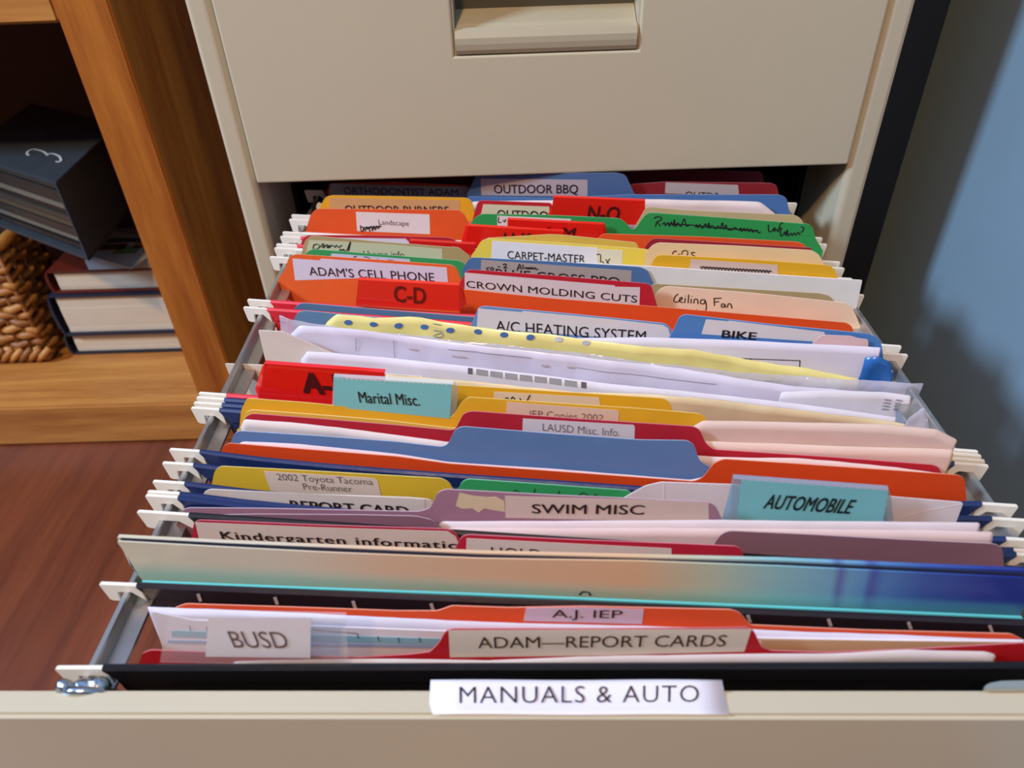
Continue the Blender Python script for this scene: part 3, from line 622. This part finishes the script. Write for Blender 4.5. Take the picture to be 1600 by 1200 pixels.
s = sheet(560, [(598, 600), (604, 584), (700, 592), (780, 600), (900, 612), (1080, 620), (1200, 634), (1340, 652), (1472, 671), (1467, 686)], 'eadfc0', 'stained waxy parchment sheet, yellowish towards the right', 'parchment_sheet', 'paper', GP, wavy=.0011, r=3, m=mat('e0cfa4', .4, .3, 22, .5, key='w'))
s = sheet(566, [(1400, 690), (1418, 655), (1445, 636), (1452, 668)], 'c8ccd4', 'torn clear plastic corner by the right rail', 'plastic_scrap', 'plastic', None, wavy=.0012, m=PL, zb=-.1)
h9 = hanger(615, HRED, 'red hanging folder carrying the red A to B letter tab')
index_tab(h9, [(414, 568), (601, 582), (606, 640), (404, 622)], 'e81c14', 'A-B', (474, 613), (548, 619), 30, flapL=[(410, 572), (399, 608)], alpha=.96, ink=mat('4a080a', .5), bold=.045, shear=.1)
s = sheet(619, [(690, 615), (704, 601), (860, 611), (1036, 622), (1046, 628), (1052, 645)], 'e8b020', 'golden folder right of the teal tab with pencilled pale label')
k = sticker(s, [(772, 612), (936, 621), (938, 634), (771, 628)], 'e4d0b0'); pen(k, [[(787, 628), (792, 621), (797, 627), (801, 620), (806, 628)], [(812, 622), (815, 628)], [(828, 617), (822, 629)]], 1.8)
hanger(622, NAVY, 'navy hanging folder, rearmost of the tight left hook cluster')
hanger(630, NAVY, 'navy hanging folder, middle of the tight left hook cluster')
h12 = hanger(638, NAVY, 'navy hanging folder carrying the pale teal marital papers tab')
t = index_tab(h12, [(521, 589), (708, 600), (705, 654), (519, 637)], 'd8e8ea', None, 0, 0, 0, flapR=[(716, 606), (712, 652)], alpha=.35, off=.003)
k = sticker(t, [(522, 591), (706, 601), (703, 654), (521, 636)], '84c8c4', name='paper_insert', off=.0); txt(k, 'Marital Misc.', (562, 629), (656, 634), 17, .004)
for i in range(24):
    a = i/24
    pen(k, [[(526+a*178, 590.5+a*9.8), (529+a*178, 592.8+a*9.8)]], 1, mat('e8ecec', .3), 'perforation')
s = sheet(646, [(374, 672), (377, 640), (386, 622), (480, 629), (600, 641), (698, 652), (708, 650), (720, 630), (732, 620), (860, 629), (1000, 638), (1094, 646), (1102, 652), (1110, 668)], 'ebb424', 'yellow folder whose centre label names copies from 2002', r=6)
k = sticker(s, [(792, 628), (965, 641), (967, 644), (966, 664), (790, 650)], 'e6c8ae'); txt(k, 'IEP Copies 2002', (828, 651), (942, 658), 10, -.014, m=mat('5c4a48', .5))
s = sheet(652, [(370, 672), (378, 665), (382, 645), (392, 640), (500, 648), (600, 656), (700, 668), (1100, 694), (1490, 705), (1488, 716)], 'edc04c', 'yellow edged liner showing just below the first left yellow folder', r=5)
s = sheet(655, [(1080, 668), (1098, 657), (1250, 660), (1380, 663), (1464, 671), (1497, 688), (1486, 700)], 'e2c6b8', 'upper pink-cream sheet with a ragged right corner', 'paper_sheet', 'paper', GP, wavy=.0004)
s = sheet(659, [(1088, 700), (1100, 689), (1300, 697), (1490, 703), (1484, 722)], 'e4c8b8', 'lower pink-cream sheet just under the ragged one', 'paper_sheet', 'paper', GP, wavy=.0003)
s = sheet(663, [(378, 672), (383, 652), (393, 646), (500, 654), (620, 664), (704, 672), (712, 670), (724, 646), (736, 642), (900, 654), (1084, 666), (1094, 672), (1102, 692), (1114, 702), (1300, 714), (1458, 726), (1468, 731), (1472, 744)], 'bc1e30', 'crimson folder whose centre label names district info', r=6)
k = sticker(s, [(817, 654), (990, 664), (992, 667), (991, 690), (816, 680)], 'ddd0d2'); txt(k, 'LAUSD Misc. Info.', (848, 673), (968, 682), 11.5, -.014, m=mat('4c4450', .5))
s = sheet(668, [(376, 668), (381, 655), (460, 661), (530, 668), (620, 680), (700, 690), (1120, 714), (1240, 716), (1400, 730), (1482, 741), (1480, 750)], 'e2d2cc', 'white papers tucked in front of the crimson folder', 'paper_sheet', 'paper', GP, wavy=.0005)
s = sheet(676, [(360, 694), (365, 678), (374, 673), (500, 681), (620, 690), (690, 698), (700, 694), (711, 671), (722, 666), (860, 677), (1000, 687), (1074, 688), (1084, 694), (1093, 720), (1112, 731), (1120, 745)], '6482b0', 'grey blue folder with a wide unlabelled centre tab', r=6)
s = sheet(684, [(366, 700), (378, 690), (470, 694), (620, 709), (700, 722), (880, 734), (1080, 750), (1104, 744)], 'e0ccd0', 'thin pinkish sheet between grey blue and orange folders', 'paper_sheet', 'paper', GP, wavy=.0002)
s = sheet(688, [(345, 720), (348, 699), (356, 692), (480, 702), (620, 713), (700, 724), (880, 737), (1084, 752), (1098, 746), (1116, 723), (1130, 717), (1240, 724), (1400, 735), (1498, 742), (1507, 748), (1510, 782)], 'e2480e', 'wide orange folder with a right tab behind the teal automobile tab', r=6)
hanger(703, NAVY, 'navy hanging folder along the front of the wide orange folder', rough=.3, sag=.0038)
hanger(724, NAVY, 'navy hanging folder just behind the pickup truck folder', rough=.3, sag=.0038)
s = sheet(733, [(326, 764), (332, 754), (335, 736), (344, 728), (480, 735), (600, 742), (690, 747), (702, 753), (710, 768)], 'dcb62c', 'mustard folder on the left labelled for a 2002 pickup truck', r=6)
k = sticker(s, [(412, 736), (584, 747), (590, 751), (597, 782), (424, 770)], 'dcc8b8'); txt(k, '2002 Toyota Tacoma', (434, 750), (583, 758), 10, -.012, m=mat('4a4048', .5)); txt(k, 'Pre-Runner', (475, 765), (551, 769), 10, -.012, m=mat('4a4048', .5))
s = sheet(738, [(712, 772), (722, 752), (732, 748), (860, 757), (982, 766), (992, 776)], '35a45e', 'green centre folder showing a narrow rim behind the mauve one')
pen(s, [[(772, 768), (790, 769)], [(802, 768), (806, 766), (812, 770)], [(834, 770), (836, 764)], [(872, 772), (874, 767)], [(905, 774), (911, 770), (920, 775)], [(928, 775), (932, 772)]], 1.6)
s = sheet(742, [(968, 782), (984, 772), (1008, 759), (1033, 753), (1150, 757), (1300, 768), (1505, 785), (1490, 825)], 'e6d8d8', 'white folded papers behind the teal automobile tab', 'paper_sheet', 'paper', GP, r=4)
pen(s, [[(1037, 754), (1037, 780)]], 1.2, mat('f4ecec', .5), 'crease'); pen(s, [[(1400, 810), (1440, 800), (1504, 788)]], 1.6, mat('f6eeee', .5), 'crease')
h15 = hanger(753, NAVY, 'navy hanging folder carrying the teal automobile tab', rough=.3, sag=.0038)
t = index_tab(h15, [(1146, 748), (1388, 766), (1380, 818), (1140, 812)], '8cb4c8', None, 0, 0, 0, flapL=[(1140, 768), (1128, 812)], flapR=[(1392, 775), (1396, 818)], alpha=.45, off=.003)
P = [(1158, 749)]
for i in range(38):
    a = (i+.5)/38; P += [(1158+229*a, 749+17.5*a+(1.0 if i % 2 else 0))]
P += [(1388, 767)]
for i in range(8): a = (i+.5)/8; P += [(1388-9*a+(1 if i % 2 else -.6), 767+50*a)]
P += [(1379, 819), (1151, 812)]
for i in range(8): a = (i+.5)/8; P += [(1151+7*a+(1 if i % 2 else -.6), 812-62*a)]
k = sticker(t, P, '7ec0c4', name='paper_insert'); txt(k, 'AUTOMOBILE', (1192, 794), (1331, 803), 21, .02, shear=.28, m=mat('16222e', .5))
s = sheet(762, [(314, 786), (318, 769), (328, 764), (480, 772), (640, 777), (672, 780), (684, 790)], 'dccab8', 'cream folder on the left with only the tops of report letters showing', r=6)
k = sticker(s, [(360, 766), (664, 780), (664, 800), (360, 786)], 'd8ccc0'); txt(k, 'REPORT CARD', (456, 796), (640, 806), 14, .02)
hanger(769, NAVY, 'navy hanging folder in front of the cream report folder', rough=.25, sag=.0038)
hanger(775, NAVY, 'shiny navy hanging folder right behind the mauve swim folder', rough=.22, sag=.0038)
s = sheet(782, [(276, 818), (280, 801), (292, 793), (420, 794), (560, 797), (655, 799), (672, 794), (684, 769), (696, 764), (860, 773), (1000, 779), (1106, 784), (1118, 790), (1130, 815)], 'a4788a', 'mauve folder whose centre label names swimming', r=6)
k = sticker(s, [(789, 775), (1036, 782), (1107, 786), (1108, 816), (790, 809)], 'd6bfb4'); txt(k, 'SWIM MISC', (831, 802), (1006, 804), 14, .01)
sticker(s, [(718, 770), (740, 775), (762, 777), (775, 776), (788, 783), (789, 800), (770, 797), (757, 794), (748, 801), (738, 794), (722, 795), (712, 790), (715, 780)], 'd8c2a0', name='torn_label_residue')
s = sheet(788, [(680, 826), (690, 815), (900, 814), (1130, 813), (1532, 817), (1528, 832)], 'ded0d2', 'upper white stack of papers right of the mauve left folder', 'paper_sheet', 'paper', GP, wavy=.0002)
s = sheet(792, [(686, 836), (700, 826), (900, 826), (1120, 826), (1400, 829), (1552, 831), (1549, 850)], 'dfc8c4', 'lower pinkish stack of papers behind the mauve right tab', 'paper_sheet', 'paper', GP, wavy=.0002)
s = sheet(795, [(274, 824), (280, 811), (292, 805), (400, 803), (560, 804), (650, 806), (676, 812), (692, 830)], '8e6474', 'second mauve folder just below the swim folder, left', r=6)
hanger(800, '18181c', 'black hanging folder behind the kindergarten folder', rough=.35, xl=-.142)
s = sheet(804, [(1108, 862), (1124, 836), (1138, 829), (1250, 834), (1400, 842), (1552, 849), (1566, 855), (1569, 890)], '8c6068', 'dusky mauve folder with a wide right tab', r=7)
s = sheet(812, [(296, 852), (300, 838), (303, 817), (310, 812), (500, 820), (700, 826), (712, 832), (722, 848)], 'b41a34', 'crimson folder on the left labelled for kindergarten', r=6)
k = sticker(s, [(305, 816), (500, 824), (700, 830), (712, 838), (724, 866), (312, 846)], 'dac6ba'); txt(k, 'Kindergarten information', (347, 842), (737, 859), 11.5, .016, space=1.12)
s = sheet(820, [(706, 870), (712, 856), (720, 839), (730, 835), (900, 843), (1060, 849), (1150, 853), (1158, 858), (1164, 876)], 'c01c38', 'red centre folder with mostly hidden word hold', r=5)
k = sticker(s, [(729, 841), (1049, 857), (1050, 876), (728, 862)], 'dcccc6'); txt(k, 'HOLD', (768, 870), (846, 874), 15, .0)
# folded poster with a printed gradient
def poster_mat():
    m = bpy.data.materials.new('poster_print'); m.use_nodes = True; nt = m.node_tree; N = nt.nodes; L = nt.links; b = N['Principled BSDF']
    tc = N.new('ShaderNodeTexCoord'); sp = N.new('ShaderNodeSeparateXYZ'); L.new(tc.outputs['Object'], sp.inputs[0])
    nz = N.new('ShaderNodeTexNoise'); nz.inputs['Scale'].default_value = 24; L.new(tc.outputs['Object'], nz.inputs['Vector'])
    a = N.new('ShaderNodeMath'); a.operation = 'MULTIPLY_ADD'; a.inputs[1].default_value = 3.3; a.inputs[2].default_value = .5; sl = N.new('ShaderNodeMath'); sl.operation = 'MULTIPLY_ADD'; sl.inputs[1].default_value = .12; sl.inputs[2].default_value = 0
    L.new(sp.outputs[2], sl.inputs[0]); sb = N.new('ShaderNodeMath'); sb.inputs[1].default_value = -.027; L.new(sl.outputs[0], sb.inputs[0]); ad = N.new('ShaderNodeMath'); L.new(sp.outputs[0], ad.inputs[0]); L.new(sb.outputs[0], ad.inputs[1]); L.new(ad.outputs[0], a.inputs[0])
    c = N.new('ShaderNodeMath'); c.operation = 'MULTIPLY_ADD'; c.inputs[1].default_value = .01; L.new(nz.outputs['Fac'], c.inputs[0]); L.new(a.outputs[0], c.inputs[2])
    r = N.new('ShaderNodeValToRGB'); e = r.color_ramp.elements
    stops = [(0, 'd0c8ae'), (.2, 'd0c6b0'), (.33, 'dcb898'), (.58, 'dcb48c'), (.66, 'b8c4ac'), (.72, '8cbcc0'), (.775, '74aac4'), (.78, '5c6aa4'), (.79, '6ca0c4'), (.806, '5c90c0'), (.81, '4a54a0'), (.822, '5080b8'), (.86, '3c5ca4'), (.92, '2c3c90'), (1, '242c80')]
    e[0].position, e[0].color = stops[0][0], lin(stops[0][1]); e[1].position, e[1].color = stops[-1][0], lin(stops[-1][1])
    for p, h_ in stops[1:-1]: q = e.new(p); q.color = lin(h_)
    L.new(c.outputs[0], r.inputs[0])
    # teal band printed low on the sheet
    g = N.new('ShaderNodeMapRange'); g.inputs[1].default_value = .212; g.inputs[2].default_value = .218; g.inputs[3].default_value = .5; g.inputs[4].default_value = 0; L.new(sp.outputs[2], g.inputs[0])
    mx = N.new('ShaderNodeMix'); mx.data_type = 'RGBA'; mx.inputs[7].default_value = lin('5cb0a4'); L.new(g.outputs[0], mx.inputs[0]); L.new(r.outputs[0], mx.inputs[6])
    L.new(mx.outputs[2], b.inputs['Base Color']); b.inputs['Roughness'].default_value = .3; return m
PM = poster_mat()
s = sheet(886, [(228, 912), (204, 880), (184, 837), (345, 845.5), (500, 852), (750, 862), (1220, 873), (1450, 883), (1600, 889), (1610, 920)], 'd0d0c4', 'rear fold of the glossy poster, a thin pale strip turning blue', 'poster', 'poster', 'folds of the glossy poster', r=2, m=PM, thick=.0012)
s = sheet(890, [(230, 914), (206, 885), (188, 841), (345, 849), (500, 856), (750, 867), (1220, 879), (1450, 889), (1600, 896), (1606, 925)], '1c2236', 'dark sheet standing for the shaded gap between the two folds of the glossy poster', 'fold_shade_sheet', 'paper', None, r=2)  # dark sheet put in as the shade between the poster folds
s = sheet(893, [(229, 914), (212, 890), (198, 866), (183, 845), (345, 854), (500, 862), (750, 872), (1000, 876), (1220, 884), (1450, 895), (1600, 902), (1612, 930)], 'd0d0c4', 'front fold of a glossy poster shading from cream to deep blue', 'poster', 'poster', 'folds of the glossy poster', r=3, m=PM, thick=.0005)
pen(s, [[(905, 930), (910, 925), (920, 926), (922, 931)]], 3, mat('22222a', .5), 'printed_mark')
s = sheet(905, [(219, 915), (222, 908), (500, 919), (750, 928), (1220, 948), (1597, 964), (1600, 972)], '6cc8c8', 'thin turquoise card edge along the slotted black folder', 'card_sheet', 'card', None, r=1, thick=.0008, m=mat('62c4c4', .4))
h19 = hanger(912, '241c22', 'black hanging folder with a row of small pale slots', rough=.3, slots=[(311, 934), (431, 939), (553, 945), (675, 949), (1170, 967), (1296, 973), (1421, 978), (1548, 983)])
s = sheet(950, [(264, 965), (272, 950), (290, 943), (450, 948), (620, 954), (684, 954), (706, 946), (796, 949), (912, 947), (1143, 952), (1156, 957), (1172, 976), (1350, 984), (1580, 990), (1600, 1000)], 'e8562c', 'orange folder with a rippled centre tab in front of the slotted folder', r=5, m=mat('ea5a2a', .6))
k = sticker(s, [(822, 950), (912, 949), (1006, 952), (1003, 975), (818, 970)], 'd8c4d8'); txt(k, 'A.J. IEP', (862, 965), (972, 966), 12, .0)
s = sheet(960, [(262, 1030), (231, 948), (250, 949), (450, 958), (700, 970), (1180, 984), (1350, 991), (1600, 1000), (1604, 1012)], 'dedcec', 'stack of white school papers with an angled left edge', 'paper_sheet', 'paper', GP, r=1, wavy=.0003)
s = sheet(966, [(262, 1040), (238, 955), (300, 968), (450, 976), (680, 985), (1180, 996), (1400, 1000), (1600, 1002), (1604, 1020)], 'e6e0e4', 'white sheet with a light blue band and small ruler ticks', 'paper_sheet', 'paper', GP, r=2)
def band(s, a, b, hgt, col, name, ex=.0002):
    P = [s.pl.hit(q, s.off+ex)-s.org for q in (a, b, (b[0], b[1]+hgt), (a[0], a[1]+hgt))]
    bm = bmesh.new(); bm.faces.new([bm.verts.new(p) for p in P]); o = link(name, bm, mat(col, .4), s.o); solid(o, .0001)
band(s, (268, 985), (690, 998), 10, '8cc0d0', 'printed_band'); band(s, (262, 1000), (690, 1008), 5, '9cb4d8', 'printed_band')
band(s, (1190, 999), (1600, 1004), 30, 'd8b890', 'printed_band')
for u, v in [(296, 978), (322, 979), (558, 990), (590, 994), (622, 996), (655, 996)]: pen(s, [[(u, v), (u+2, v+8)]], 1.4, name='ruler_tick', extra=.0004)
pen(s, [[(487, 984), (558, 990)]], 1.5, name='printed_line', extra=.0004)
s = sheet(1004, [(214, 1050), (218, 1034), (223, 1020), (236, 1015), (400, 1021), (560, 1027), (640, 1022), (672, 1018), (686, 1004), (696, 986), (706, 982), (940, 982), (1168, 980), (1178, 986), (1189, 1010), (1204, 1016), (1290, 1019), (1420, 1014), (1600, 1004), (1606, 1030)], 'b8141e', 'bright red folder nearest the front with a long centre label', r=4, m=mat('bc141e', .5))
k = sticker(s, [(701, 985), (940, 984), (1174, 983), (1163, 1018), (940, 1024), (703, 1027)], 'dccdbc'); txt(k, 'ADAM\u2014REPORT CARDS', (747, 1013), (1133, 1010), 17, .002, m=mat('2a1c1c', .6))
s = sheet(1014, [(360, 1046), (365, 1034), (480, 1031), (620, 1030), (760, 1033), (900, 1027), (1100, 1023), (1300, 1021), (1420, 1016), (1540, 1018), (1556, 1022), (1545, 1045)], 'dcd0ce', 'low pale papers between red folder and front black folder', 'paper_sheet', 'paper', GP, wavy=.0003)
h21 = hanger(1042, '131113', 'black hanging folder at the very front beside the rail screw', rough=.3, xl=-.1475)
t = index_tab(h21, [(262, 960), (540, 966), (545, 1040), (250, 1034)], 'f0ecf0', None, 0, 0, 0, alpha=.16, off=-.0035)
t.off = -.003; k = sticker(t, [(326, 964), (486, 965), (485, 1028), (321, 1026)], 'e6dfe2', name='paper_insert'); txt(k, 'BUSD', (366, 1012), (453, 1013), 25, -.002, m=BROWNINK)
